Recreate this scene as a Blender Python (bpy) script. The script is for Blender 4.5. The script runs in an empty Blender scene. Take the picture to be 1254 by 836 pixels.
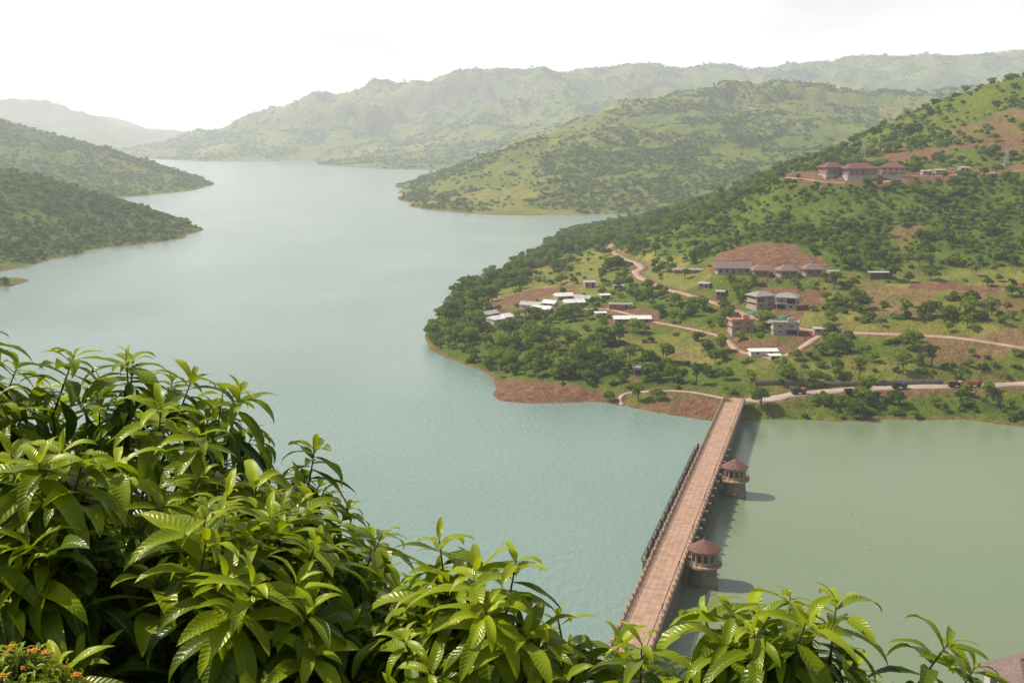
import bpy, math, random, time
import numpy as np
from mathutils import Vector, Matrix
random.seed(7); rng=np.random.default_rng(11)
sc=bpy.context.scene
sc.view_settings.view_transform='Standard'; sc.view_settings.look='None'
sc.view_settings.exposure=0; sc.view_settings.gamma=1
COL=sc.collection
H=100.0; F=1254*40/36.0; PITCH=math.atan(253/F); cp,sp=math.cos(PITCH),math.sin(PITCH)

# ------------------------------------------------------------------ survey helpers
def ray(px,py):
    cx=(px-627)/F; cy=(418-py)/F
    return np.array([cx, cp+cy*sp, -sp+cy*cp])
def Z(px,py,z):
    d=ray(px,py); t=(z-H)/d[2]; return (d[0]*t,d[1]*t,z)
def S(px,py): return Z(px,py,0.0)
def W(px,py,z=-8):
    p=Z(px,py,0.0); return (p[0],p[1],z)
def D(px,py,dist):
    d=ray(px,py); t=dist/d[1]; return (d[0]*t,dist,H+d[2]*t)
def G(px,dist,z): return ((px-627)/F*dist*cp,dist,z)

# ------------------------------------------------------------------ noise
def vnoise(x,y,seed=0):
    ix=np.floor(x).astype(np.int64); iy=np.floor(y).astype(np.int64)
    fx=x-ix; fy=y-iy
    fx=fx*fx*fx*(fx*(fx*6-15)+10); fy=fy*fy*fy*(fy*(fy*6-15)+10)
    def h(a,b):
        n=(a*374761393+b*668265263+seed*974634777)&0xffffffff
        n=((n^(n>>13))*1274126177)&0xffffffff
        n=(n^(n>>16))&0xffffffff
        return n/4294967295.0*2-1
    return (h(ix,iy)*(1-fx)+h(ix+1,iy)*fx)*(1-fy)+(h(ix,iy+1)*(1-fx)+h(ix+1,iy+1)*fx)*fy
def fbm(x,y,seed=0,o=4):
    s=0;a=1;n=0
    for i in range(o):
        s=s+a*vnoise(x,y,seed+i*17); n+=a; a*=.5; x=x*2.03+5.1; y=y*2.03-3.7
    return s/n
def sst(a,b,x):
    t=np.clip((x-a)/(b-a),0,1); return t*t*(3-2*t)

# ------------------------------------------------------------------ terrain masses
mA=[S(775,266),S(740,271),S(700,285),S(660,300),S(620,325),S(585,343),S(560,352),S(546,362),S(548,378),S(528,394),S(520,410),S(521,428),
 S(545,438),S(572,449),S(604,462),S(600,470),S(590,481),S(600,493),S(650,495),S(690,494),S(735,490),S(755,494),S(790,501),S(820,508),S(870,516),
 S(925,508),S(980,512),S(1030,518),S(1080,513),S(1130,515),S(1180,512),S(1220,520),S(1254,524),S(1330,526),S(1450,530),
 W(480,400),W(490,430),W(530,455),W(570,478),W(570,505),W(620,512),W(700,512),W(760,515),W(820,530),W(900,535),W(1000,538),W(1100,535),W(1254,545),W(1450,560),
 W(500,370),W(530,345),W(570,325),W(620,303),W(680,278),W(740,264),W(600,350-20),W(400,300,-20),W(400,500,-25),W(200,400,-40),W(900,700,-20),W(1200,700,-20),W(600,700,-20),
 W(1600,700,-20),W(300,250,-40),W(650,245,-30),
 Z(620,480,1.2),Z(680,484,1.4),
 Z(560,425,3),Z(545,400,4),Z(580,400,7),Z(620,430,5),Z(700,440,6),Z(770,470,5),Z(850,450,7),Z(850,485,4),Z(900,488,5.6),Z(800,485,4),
 Z(640,385,11),Z(600,365,8),Z(650,330,9),Z(700,310,12),Z(700,340,15),Z(750,350,18),Z(740,295,14),Z(780,300,24),Z(800,400,13),Z(800,440,8),Z(720,400,12),
 Z(930,450,10),Z(1050,440,13),Z(1150,450,12),Z(1254,450,12),
 Z(1000,478,6),Z(1100,476,6),Z(1200,474,6),Z(1254,472,6),Z(1350,472,6),Z(960,486,5.8),
 Z(1000,498,2.5),Z(1100,498,2.5),Z(1200,498,2.5),
 Z(1050,466,8),Z(1150,464,8),
 Z(950,380,21),Z(880,385,19),Z(950,410,16),Z(880,425,11),Z(1050,405,19),Z(1150,410,18),Z(1254,425,17),Z(1150,375,25),Z(1254,385,24),Z(1050,375,25),
 D(850,350,565),D(850,330,600),D(940,337,560),D(1060,342,548),D(1150,340,545),D(1254,335,540),D(800,330,640),D(790,310,700),D(840,290,700),D(820,275,800),
 D(900,305,598),D(950,302,590),D(900,270,690),D(960,270,655),D(1050,270,640),D(1150,270,630),D(1254,270,620),D(1050,300,600),D(1200,305,580),
 D(900,245,780),D(960,222,700),D(1040,219,690),D(1130,216,690),D(1200,212,690),D(1254,210,690),D(960,212,735),D(1040,212,740),D(1120,207,745),D(1230,203,735),
 D(930,226,850),D(960,209,850),D(1000,195,850),D(1050,186,850),D(1100,160,880),D(1150,130,900),D(1200,105,900),D(1254,96,900),D(1320,85,900),D(1450,60,900),
 D(1100,185,810),D(1150,165,820),D(1200,160,800),D(1254,150,810),D(1254,180,760),D(1400,180,700),D(1400,270,600),D(1400,350,520),D(1450,450,430),
 D(880,243,900),D(845,256,950),D(800,268,1050),
 G(820,1200,12),G(900,1200,25),G(1000,1150,50),G(1100,1200,75),G(1254,1250,105),G(1400,1200,120),G(900,1500,5),G(1100,1600,35),G(1300,1700,50),
 G(760,1600,-10),G(700,2000,-30),G(900,2300,-30),G(1100,2600,-20),G(1400,2700,0)]
mB=[S(488,244),S(498,252),S(540,258),S(600,263),S(650,264),S(700,263),S(760,262),S(800,263),
 W(465,240,-5),W(470,256,-6),W(540,270,-6),W(650,276,-6),W(750,280,-6),W(850,290,-6),W(400,235,-20),W(500,300,-20),
 G(500,1950,-2),G(495,2100,-8),G(510,2500,-15),G(560,3200,-25),G(420,2400,-20),G(700,4200,-10),
 D(520,222,2000),D(560,206,2100),D(600,186,2150),D(640,167,2150),D(680,159,2200),D(740,156,2200),D(800,160,2250),D(850,158,2150),
 D(540,245,1700),D(600,232,1650),D(650,225,1650),D(560,225,1850),D(700,210,1750),D(640,195,1900),D(740,185,1900),D(760,215,1680),D(700,240,1560),D(800,235,1560),D(820,200,1750),D(900,190,1800),D(900,225,1600),
 D(720,146,2600),D(760,128,2750),D(820,114,2850),D(880,109,2850),D(950,108,2850),D(1020,115,2850),D(1080,119,2850),D(1140,124,2850),D(1180,108,2950),D(1254,112,3000),D(1450,100,3000),
 D(850,140,2500),D(950,135,2450),D(1050,140,2450),D(950,160,2100),D(1050,160,2100),D(1000,185,1800),D(1120,150,2300),
 G(1000,1500,50),G(1200,1600,80),G(1400,1600,90),G(900,1450,15),
 G(720,3100,80),G(880,3500,110),G(1100,3500,110),G(1300,3600,120),G(1450,3600,100)]
mC=[S(240,198),S(310,198),S(380,197),S(420,198),S(428,205),S(470,207),S(520,208),S(600,212),S(700,215),
 W(200,205,-20),W(300,206,-20),W(400,210,-20),W(480,214,-20),W(600,225,-20),W(100,230,-40),W(500,260,-40),W(215,198,-10),
 D(240,184,5100),D(270,163,5300),D(300,151,5400),D(340,136,5500),D(380,120,5500),D(408,106,5500),D(450,98,5500),D(520,96,5500),D(600,92,5500),D(660,94,5500),D(700,86,5500),D(760,81,5500),D(820,82,5500),D(900,82,5500),D(940,85,5500),D(980,78,5600),D(1040,80,5600),D(1100,73,5600),D(1150,70,5600),D(1200,65,5600),D(1254,60,5600),D(1400,50,5600),
 D(300,186,4700),D(360,175,4800),D(400,150,5100),D(400,184,4600),D(450,150,4900),D(450,125,5200),D(550,150,4700),D(550,120,5200),D(460,190,4100),D(520,190,3900),D(520,175,4200),D(600,185,3800),D(650,160,4100),D(620,138,4600),D(700,135,4500),D(740,112,5000),D(800,108,5000),D(900,100,5200),D(1000,105,4900),D(1100,95,5100),D(1254,90,5000),
 G(800,3900,90),G(1000,3900,120),G(1254,4000,130),G(1450,4500,250),
 G(240,8000,20),G(400,7500,100),G(700,7500,200),G(1000,7500,200),G(1300,7500,250),G(200,6500,-10)]
mD=[D(-150,112,7500),D(-60,118,7500),D(0,124,7500),D(40,125,7500),D(80,139,7500),D(130,151,7500),D(165,164,7500),D(190,171,7600),D(230,168,8200),D(280,170,8500),D(120,170,6700),D(60,160,6700),D(0,150,6700),D(-150,150,6500),
 S(120,192),S(180,190),S(235,192),G(250,6500,-3),W(100,200,-20),W(200,198,-20),W(-150,200,-20),G(0,10500,100),G(250,10500,60),G(330,8200,20),G(420,7800,-20)]
mE=[D(-150,118,2700),D(-60,130,2700),D(0,149,2600),D(40,161,2550),D(80,173,2500),D(110,178,2450),D(150,187,2400),D(190,207,2320),D(220,218,2260),
 S(250,228),S(222,235),S(180,240),S(140,245),S(100,250),S(50,262),S(-50,275),W(265,228,-5),W(250,240,-6),W(190,250,-6),W(130,258,-6),W(60,275,-8),W(-100,290,-8),W(350,230,-20),W(200,300,-30),
 D(60,220,2000),D(0,200,2100),D(120,210,2200),D(-100,190,2200),D(150,225,2050),D(100,235,1950),D(0,235,1850),
 G(0,3500,20),G(100,3200,-5),G(200,2900,-8),G(250,2500,-8),G(-200,3800,40),G(100,4500,-30)]
mF=[D(-200,185,1350),D(-80,195,1330),D(0,206,1300),D(40,206,1300),D(70,212,1290),D(90,222,1280),D(110,236,1260),D(130,248,1240),D(155,259,1230),D(180,267,1225),D(210,270,1220),
 S(244,278),S(226,288),S(190,297),S(150,302),S(100,306),S(60,318),S(30,327),S(0,333),S(-60,338),S(-200,345),W(256,277,-4),W(235,297,-5),W(190,308,-6),W(120,317,-6),W(70,333,-6),W(20,338,-3),W(-100,352,-8),W(350,300,-25),W(200,400,-30),
 D(100,275,1130),D(60,260,1120),D(0,260,1080),D(40,295,980),D(0,300,930),D(150,285,1130),D(200,285,1120),D(-150,270,1000),D(80,240,1200),
 G(240,1300,-3),G(200,1400,-5),G(100,1550,-5),G(0,1700,5),G(-200,1800,10),G(100,2200,-30)]
mG=[Z(0,345,2.2),Z(-40,346,3),Z(20,344,1.2),S(42,343),S(25,340),S(0,339),S(25,347),S(0,352),S(-60,358),S(-60,341),W(60,343,-3),W(30,354,-3),W(20,336,-2),W(-60,368,-5),W(-60,335,-3),W(-150,345,1),W(200,380,-20),W(0,420,-20),W(100,300,-20)]
masses=[]
for m in (mA,mB,mC,mD,mE,mF,mG):
    P=np.array(m,float); n=len(P)
    R=np.hypot(P[:,None,0]-P[None,:,0],P[:,None,1]-P[None,:,1])
    A=np.zeros((n+1,n+1)); A[:n,:n]=R; A[:n,n]=1; A[n,:n]=1
    A[:n,:n]-=np.eye(n)*6.0
    w=np.linalg.solve(A,np.append(P[:,2],0)); masses.append((P.astype(np.float32),w))
BOX=[(150,1900,-150,1400),(1150,4200,-600,2200),(2900,99999,-2200,9999),(4600,99999,-9999,1500),(1500,4800,-3500,100),(750,2400,-2500,100),(600,1100,-900,-150)]
def rbf(i,x,y):
    P,w=masses[i]; out=np.full(x.shape,w[-1])
    for k in range(len(P)): out+=w[k]*np.sqrt((x-P[k,0])**2+(y-P[k,1])**2)
    return out
def mass_h(i,x,y):
    z=rbf(i,x,y); up=np.clip(z,0,None)
    if i==0: n=sst(2,30,up)*(3.8*fbm(x/70,y/70,3)+0.06*up*fbm(x/140,y/140,8))+sst(.5,4,up)*.6*fbm(x/14,y/14,5,3)
    elif i in(1,4,5):
        g=1-np.abs(fbm(x/170,y/170,21+i,4))*2.2
        n=sst(2,60,up)*(0.26*up*(g-.6)*.8+10*fbm(x/200,y/200,31,4))+sst(.5,8,up)*1.8*fbm(x/40,y/40,33,3)
        if i==1: n=n+3.5*np.sin(z*2*np.pi/38)*sst(60,100,up)
    elif i in(2,3):
        g=1-np.abs(fbm(x/420,y/420,51+i,4))*2.4
        n=sst(5,120,up)*(0.36*up*(g-.6)*sst(560,180,up)+16*fbm(x/330,y/330,61,5))+15*np.sin(z*2*np.pi/85+fbm(x/900,y/900,5,2)*2)*sst(50,130,up)
    else: n=0*z
    return z+n
def raw_height(x,y,ids=False):
    x=np.asarray(x,float); y=np.asarray(y,float); sh=x.shape; x=x.ravel(); y=y.ravel()
    best=np.full(x.shape,-25.0); bi=np.zeros(x.shape,int)
    for i,(y0,y1,x0,x1) in enumerate(BOX):
        s=(y>y0)&(y<y1)&(x>x0)&(x<x1)
        if not s.any(): continue
        z=mass_h(i,x[s],y[s]); b=best[s]; k=z>b; b[k]=z[k]; best[s]=b; q=bi[s]; q[k]=i; bi[s]=q
    best=best.reshape(sh); bi=bi.reshape(sh)
    return (best,bi) if ids else best
PADS=[]
def height(x,y,ids=False):
    x=np.asarray(x,float); y=np.asarray(y,float)
    z,i=raw_height(x,y,True)
    for (a,b,c,r) in PADS:
        d=np.hypot(x-a,y-b); k=1-sst(r,r*1.5,d); z=z*(1-k)+c*k
    return (z,i) if ids else z
def hit(px,py,hf=None):
    hf=hf or height
    d=ray(px,py); t=np.exp(np.linspace(math.log(330),math.log(1500),700))
    hz=hf(d[0]*t,d[1]*t); rz=H+d[2]*t; b=np.where(rz<np.maximum(hz,-.5))[0]
    if len(b)==0: return Vector(D(px,py,850))
    k=max(b[0],1); e0=rz[k-1]-hz[k-1]; e1=rz[k]-hz[k]; f=e0/(e0-e1+1e-9); tt=t[k-1]+(t[k]-t[k-1])*min(max(f,0),1)
    x,y=d[0]*tt,d[1]*tt
    return Vector((x,y,float(hf(np.array([x]),np.array([y]))[0])))

# ------------------------------------------------------------------ materials
def nt(m): m.use_nodes=True; n=m.node_tree; n.nodes.clear(); return n
def pmat(name,c,rough=.8,var=.25,scale=1.0,bump=.0,c2=None,metal=0,spec=.3):
    m=bpy.data.materials.new(name); t=nt(m); N=t.nodes; L=t.links
    o=N.new('ShaderNodeOutputMaterial'); b=N.new('ShaderNodeBsdfPrincipled'); L.new(b.outputs[0],o.inputs[0])
    tc=N.new('ShaderNodeTexCoord'); no=N.new('ShaderNodeTexNoise'); no.inputs['Scale'].default_value=scale; no.inputs['Detail'].default_value=6
    L.new(tc.outputs['Object'],no.inputs['Vector'])
    r=N.new('ShaderNodeValToRGB'); L.new(no.outputs['Fac'],r.inputs[0])
    c2=c2 or tuple(v*(1-var) for v in c); hi=tuple(min(1,v*(1+var*.6)) for v in c)
    r.color_ramp.elements[0].position=.32; r.color_ramp.elements[0].color=(*c2,1)
    r.color_ramp.elements[1].position=.68; r.color_ramp.elements[1].color=(*hi,1)
    L.new(r.outputs[0],b.inputs['Base Color']); b.inputs['Roughness'].default_value=rough; b.inputs['Metallic'].default_value=metal
    b.inputs['Specular IOR Level'].default_value=spec
    if bump:
        bp=N.new('ShaderNodeBump'); bp.inputs['Strength'].default_value=bump; bp.inputs['Distance'].default_value=.1
        L.new(no.outputs['Fac'],bp.inputs['Height']); L.new(bp.outputs[0],b.inputs['Normal'])
    return m
M=dict(
 roof=pmat('red_roof_tiles',(.18,.085,.065),.75,.3,1.5), roof2=pmat('brown_roof',(.22,.15,.13),.75,.3,1.5), roofg=pmat('grey_roof_tiles',(.30,.28,.26),.8,.25,1.5),
 wall=pmat('plaster_wall',(.38,.29,.22),.9,.2,.6), wallp=pmat('pink_wall',(.45,.25,.20),.9,.2,.6), wallw=pmat('white_wall',(.58,.55,.5),.85,.15,.6),
 brick=pmat('brick_wall',(.30,.17,.13),.9,.3,2), conc=pmat('concrete',(.36,.34,.31),.9,.25,.5), dark=pmat('dark_opening',(.02,.02,.022),.4,.2,1),
 glass=pmat('window_glass',(.03,.035,.04),.12,.2,1,spec=.6), white=pmat('white_sheet',(.78,.76,.72),.5,.12,.4), grey=pmat('grey_sheet',(.45,.45,.44),.5,.2,.6),
 wood=pmat('door_wood',(.12,.07,.04),.7,.3,2), net=pmat('green_net',(.03,.26,.15),.8,.2,1), steel=pmat('dark_steel',(.07,.06,.05),.5,.3,1,metal=.3),
 stone=pmat('dam_stone',(.25,.20,.16),.9,.35,.5,.3), stoneD=pmat('wet_stone',(.15,.125,.10),.8,.35,.6,.3), bark=pmat('bark',(.10,.075,.05),.9,.4,25,.4),
 tyre=pmat('tyre',(.02,.02,.02),.8,.2,3), blue=pmat('blue_paint',(.04,.09,.22),.5,.1,1), red=pmat('red_paint',(.30,.05,.035),.5,.1,1), orange=pmat('orange_paint',(.42,.12,.03),.5,.1,1), sand=pmat('sand_paint',(.42,.36,.26),.5,.1,1),
 flower=pmat('orange_petals',(.80,.26,.02),.6,.3,60),
 ply=pmat('parapet_stone',(.44,.30,.21),.85,.25,.8), dirt=pmat('dirt_road',(.42,.28,.20),.95,.25,.25), tar=pmat('dusty_road',(.44,.35,.27),.95,.2,.2),
)
# ------------------------------------------------------------------ mesh helpers
def np_mesh(name,V,Fq,mat=None,cols=None,smooth=False,link=True,parent=None):
    V=np.asarray(V,np.float32); Fq=np.asarray(Fq,np.int32); me=bpy.data.meshes.new(name); k=Fq.shape[1]
    me.vertices.add(len(V)); me.vertices.foreach_set('co',V.ravel())
    me.loops.add(Fq.size); me.loops.foreach_set('vertex_index',Fq.ravel())
    me.polygons.add(len(Fq)); me.polygons.foreach_set('loop_start',np.arange(0,Fq.size,k,dtype=np.int32))
    me.update(calc_edges=True)
    if smooth: me.polygons.foreach_set('use_smooth',np.ones(len(Fq),bool))
    if cols is not None:
        a=me.color_attributes.new('cov','FLOAT_COLOR','POINT'); a.data.foreach_set('color',np.asarray(cols,np.float32).ravel())
    if mat: me.materials.append(mat)
    ob=bpy.data.objects.new(name,me)
    if link: COL.objects.link(ob)
    if parent: ob.parent=parent
    return ob
class MB:
    def __init__(s): s.v=[]; s.f=[]
    def add(s,vs,fs):
        o=len(s.v); s.v+= [tuple(v) for v in vs]; s.f+=[tuple(i+o for i in f) for f in fs]; return s
    def box(s,x0,x1,y0,y1,z0,z1):
        return s.add([(x0,y0,z0),(x1,y0,z0),(x1,y1,z0),(x0,y1,z0),(x0,y0,z1),(x1,y0,z1),(x1,y1,z1),(x0,y1,z1)],
            [(3,2,1,0),(4,5,6,7),(0,1,5,4),(1,2,6,5),(2,3,7,6),(3,0,4,7)])
    def ring(s,cx,cy,prof,n=24):
        vs=[];fs=[]
        for (r,z) in prof:
            for i in range(n):
                a=2*math.pi*i/n; vs.append((cx+r*math.cos(a),cy+r*math.sin(a),z))
        for j in range(len(prof)-1):
            for i in range(n):
                k=(i+1)%n; fs.append((j*n+i,j*n+k,(j+1)*n+k,(j+1)*n+i))
        fs.append(tuple(range(n))[::-1]); fs.append(tuple((len(prof)-1)*n+i for i in range(n)))
        return s.add(vs,fs)
    def tube(s,a,b,r0,r1=None,n=6):
        r1=r0 if r1 is None else r1; a=Vector(a); b=Vector(b); d=(b-a).normalized()
        u=d.cross(Vector((0,0,1)));  u=Vector((1,0,0)) if u.length<.01 else u.normalized(); w=d.cross(u)
        vs=[a+(u*math.cos(2*math.pi*i/n)+w*math.sin(2*math.pi*i/n))*r0 for i in range(n)]+[b+(u*math.cos(2*math.pi*i/n)+w*math.sin(2*math.pi*i/n))*r1 for i in range(n)]
        fs=[(i,(i+1)%n,n+(i+1)%n,n+i) for i in range(n)]+[tuple(range(n))[::-1],tuple(range(n,2*n))]
        return s.add(vs,fs)
    def obj(s,name,mat,parent=None,smooth=False):
        me=bpy.data.meshes.new(name); me.from_pydata(s.v,[],s.f); me.materials.append(mat); me.update()
        ob=bpy.data.objects.new(name,me); COL.objects.link(ob)
        if smooth:
            for p in me.polygons: p.use_smooth=True
        if parent: ob.parent=parent
        return ob
def empty(name,loc,rot=0):
    e=bpy.data.objects.new(name,None); e.location=loc; e.rotation_euler=(0,0,math.radians(rot)); e.empty_display_size=.5; COL.objects.link(e); return e

def openings(win,frame,w,d,z0,sh,n,side=True):
    for i in range(n):
        x=-w/2+w*(i+.5)/n; ww=min(1.6,w/n*.55)
        for sgn in(-1,1):
            y=sgn*d/2
            frame.box(x-ww/2-.1,x+ww/2+.1,min(y,y+sgn*.06),max(y,y+sgn*.06),z0+.8,z0+sh*.78)
            win.box(x-ww/2,x+ww/2,min(y,y+sgn*.1),max(y,y+sgn*.1),z0+.9,z0+sh*.75)
    if side:
        m=max(1,int(d/4))
        for i in range(m):
            y=-d/2+d*(i+.5)/m
            for sgn in(-1,1):
                x=sgn*w/2
                frame.box(min(x,x+sgn*.06),max(x,x+sgn*.06),y-.8,y+.8,z0+.8,z0+sh*.78)
                win.box(min(x,x+sgn*.1),max(x,x+sgn*.1),y-.7,y+.7,z0+.9,z0+sh*.75)
def hip_roof(w,d,h,rh,ov,mat,e,gable=False):
    a,b=w/2+ov,d/2+ov; k=0 if gable else min(b*.9,a*.8)
    MB().add([(-a,-b,h-.1),(a,-b,h-.1),(a,b,h-.1),(-a,b,h-.1),(-a,-b,h+.12),(a,-b,h+.12),(a,b,h+.12),(-a,b,h+.12),(-a+k,0,h+rh),(a-k,0,h+rh)],
      [(3,2,1,0),(0,1,5,4),(1,2,6,5),(2,3,7,6),(3,0,4,7),(4,5,9,8),(6,7,8,9),(5,6,9),(7,4,8)]).obj('roof',M[mat],e)
    MB().box(-a+k,a-k,-.12,.12,h+rh-.05,h+rh+.12).obj('ridge_cap',M['roof2'],e)
def hip_house(name,loc,w,d,h,rot,storeys=1,wall='wall',roof='roof',rh=2.2,gable=False,ov=1.0):
    e=empty(name,loc,rot)
    MB().box(-w/2-.5,w/2+.5,-d/2-.5,d/2+.5,-3,.3).obj('plinth',M['conc'],e)
    MB().box(-w/2,w/2,-d/2,d/2,.3,h).obj('walls',M[wall],e)
    win=MB(); fr=MB(); sh=(h-.3)/storeys
    for s in range(storeys): openings(win,fr,w,d,.3+s*sh,sh,max(2,int(w/3.2)))
    fr.obj('window_frames',M['wallw'],e); win.obj('windows',M['glass'],e)
    MB().box(-.6,.6,-d/2-.14,-d/2,.3,2.5).obj('door',M['wood'],e)
    hip_roof(w,d,h,rh,ov,roof,e,gable)
    c=MB()
    for x in np.linspace(-w/2,w/2,max(3,int(w/4))): c.box(x-.15,x+.15,-d/2-ov+.15,-d/2-ov+.45,-1,h-.12)
    c.obj('verandah_posts',M['conc'],e)
    return e
def frame_building(name,loc,w,d,sh,storeys,rot,wall='wallw',infill=.5,roof=None,slab='conc'):
    e=empty(name,loc,rot); sl=MB(); co=MB(); wa=MB(); wi=MB()
    MB().box(-w/2-.2,w/2+.2,-d/2-.2,d/2+.2,-3,.2).obj('plinth',M['conc'],e)
    nx=max(2,int(w/3.6)) 
    for s in range(storeys):
        z=.2+s*sh; sl.box(-w/2-.6,w/2+.6,-d/2-.6,d/2+.6,z+sh-.3,z+sh)
        for x in np.linspace(-w/2+.2,w/2-.2,nx+1):
            for y in(-d/2+.2,d/2-.2): co.box(x-.2,x+.2,y-.2,y+.2,z,z+sh-.3)
        xs=np.linspace(-w/2+.2,w/2-.2,nx+1)
        for i in range(nx):
            if random.random()<infill:
                wa.box(xs[i]+.2,xs[i+1]-.2,-d/2+.15,-d/2+.3,z,z+sh-.3); m=(xs[i]+xs[i+1])/2
                wi.box(m-.6,m+.6,-d/2+.08,-d/2+.14,z+.9,z+sh-1)
        wa.box(-w/2+.25,w/2-.25,d/2-.35,d/2-.15,z,z+sh-.3)
        wa.box(-w/2+.1,-w/2+.25,-d/2+.42,d/2-.42,z,z+sh*.55)
        wa.box(w/2-.25,w/2-.1,-d/2+.42,d/2-.42,z,z+sh-.3); wa.box(-.1,.1,-d/2+.5,d/2-.5,z,z+sh-.3)
    z=.2+storeys*sh
    if roof: hip_roof(w,d,z+.12,2.0,.9,roof,e)
    else:
        sl.box(-w/2-.6,w/2+.6,-d/2-.6,-d/2-.4,z,z+.6); sl.box(-w/2-.6,w/2+.6,d/2+.4,d/2+.6,z,z+.6); sl.box(-w/2-.6,-w/2-.4,-d/2-.4,d/2+.4,z,z+.6); sl.box(w/2+.4,w/2+.6,-d/2-.4,d/2+.4,z,z+.6)
        sl.box(w*.1,w*.35,0,d*.3,z,z+1.8)
    sl.obj('floor_slabs',M[slab],e); co.obj('columns',M['conc'],e); wa.obj('walls',M[wall],e)
    if wi.v: wi.obj('windows',M['glass'],e)
    return e
def shed(name,loc,w,d,h,rot,roof='white',wall='wallw',rh=.9):
    e=empty(name,loc,rot)
    MB().box(-w/2,w/2,-d/2,d/2,-2.5,h).obj('walls',M[wall],e)
    a,b=w/2+.4,d/2+.5
    MB().add([(-a,-b,h-.02),(a,-b,h-.02),(a,b,h-.02),(-a,b,h-.02),(-a,-b,h+.06),(a,-b,h+.06),(a,b,h+.06),(-a,b,h+.06),(-a,0,h+rh),(a,0,h+rh)],
      [(3,2,1,0),(0,1,5,4),(2,3,7,6),(1,2,6,9,5),(3,0,4,8,7),(4,5,9,8),(6,7,8,9)]).obj('roof',M[roof],e)
    dd=MB(); n=max(2,int(w/4))
    for i in range(n):
        x=-w/2+w*(i+.5)/n
        if i%2: dd.box(x-.5,x+.5,-d/2-.06,-d/2,0.05,h*.8)
        else: dd.box(x-.6,x+.6,-d/2-.06,-d/2,h*.4,h*.78)
    dd.obj('doors_and_windows',M['dark'],e)
    rb=MB()
    for x in np.arange(-a+1,a,2.4):
        for s in(-1,1): rb.tube((x,s*b,h+.08),(x,0,h+rh+.03),.05,n=4)
    rb.obj('roof_ribs',M['grey'],e)
    return e
def truck(name,loc,rot,paint):
    e=empty(name,loc,rot); e.scale=(.85,.85,.85)
    MB().box(-3.2,3.2,-.9,.9,.75,.95).obj('chassis',M['steel'],e)
    MB().add([(1.5,-1.15,.95),(3.3,-1.15,.95),(3.3,1.15,.95),(1.5,1.15,.95),(1.5,-1.1,2.7),(2.9,-1.1,2.7),(2.9,1.1,2.7),(1.5,1.1,2.7),(3.3,-1.15,1.7),(3.3,1.15,1.7)],
      [(3,2,1,0),(4,5,6,7),(0,1,8,5,4),(2,3,7,6,9),(3,0,4,7),(1,2,9,8),(8,9,6,5)]).obj('cab',M[paint],e)
    MB().add([(3.27,-.95,1.8),(3.27,.95,1.8),(2.97,.95,2.55),(2.97,-.95,2.55),(3.31,-.95,1.8),(3.31,.95,1.8),(3.0,.95,2.55),(3.0,-.95,2.55)],[(4,5,6,7),(0,1,5,4),(3,0,4,7),(1,2,6,5)]).obj('windscreen',M['glass'],e)
    b=MB(); b.box(-3.3,1.35,-1.2,1.2,.97,1.1); b.box(-3.3,1.35,-1.2,-1.1,1.1,2.1); b.box(-3.3,1.35,1.1,1.2,1.1,2.1); b.box(-3.3,-3.2,-1.1,1.1,1.1,2.1); b.box(1.25,1.35,-1.1,1.1,1.1,2.3)
    b.obj('cargo_bed',M['steel' if paint!='red' else 'orange'],e)
    w=MB()
    for x in(-2.4,-1.2,2.3):
        for y in(-1.05,1.05): w.tube((x,y-.16,.5),(x,y+.16,.5),.5,n=14)
    w.obj('wheels',M['tyre'],e)
    return e

# ------------------------------------------------------------------ buildings
RH=raw_height
jobs=[]
def bld(px,py,r,fn):
    p=hit(px,py,RH); PADS.append((p.x,p.y,p.z,r)); jobs.append((p,fn))
bld(1018,214,9,lambda p:hip_house('red_roofed_house',p,12,10,4.6,12,2,'brick','roof',3.2,ov=1.4))
bld(1052,215,13,lambda p:hip_house('red_roofed_house',p,18,12,4.2,4,1,'brick','roof',3.6,ov=1.4))
bld(1093,215,11,lambda p:hip_house('red_roofed_house',p,13,11,4.8,-14,2,'wall','roof',3.2,ov=1.4))
bld(897,335,11,lambda p:hip_house('long_brown_house',p,16,9,3.2,-4,1,'wall','roof2',3.2,gable=True,ov=1.3))
bld(931,338,6,lambda p:hip_house('terrace_house',p,7.0,7.5,3.2,-4,1,'brick','roof2',2.8,ov=1.1))
bld(963,338,6,lambda p:hip_house('terrace_house',p,8.0,7.5,3.0,3,1,'brick','roof2',2.9,ov=1.2))
bld(995,337,6,lambda p:hip_house('terrace_house',p,8.0,7.5,3.3,-3,1,'brick','roof2',2.8,ov=1.2))
bld(1020,338,4,lambda p:shed('site_cabin',p,5,4,2.6,0,'grey','wallw',.3))
bld(1077,341,5,lambda p:shed('site_hut',p,10.5,5,3.2,0,'grey','wood',.4))
bld(842,334,8,lambda p:shed('low_shed',p,15,5,1.8,-4,'roofg','brick',.7))
bld(931,376,6,lambda p:frame_building('concrete_villa',p,9.5,8,2.7,2,22,'wall',.55,'roofg'))
bld(964,378,6,lambda p:frame_building('concrete_villa',p,9,8,2.7,2,-22,'wall',.45,'roofg'))
bld(907,405,6,lambda p:frame_building('pink_house',p,9.5,6.5,2.5,2,6,'wallp',.9,slab='wallp'))
bld(961,409,7,lambda p:frame_building('grey_concrete_house',p,10.5,6.5,2.5,2,-6,'conc',.5))
bld(934,434,6,lambda p:shed('white_tent_shed',p,11,5,1.8,4,'white','wallw',.9))
bld(787,459,5,lambda p:frame_building('grey_concrete_house',p,6.5,5,2.8,1,-10,'conc',.6))
bld(774,395,8,lambda p:shed('long_white_shed',p,17,6,2.2,3,'white','brick',1.3))
bld(760,377,6,lambda p:shed('workers_hut',p,11,4,2.0,-6,'roofg','brick',.8))
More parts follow.
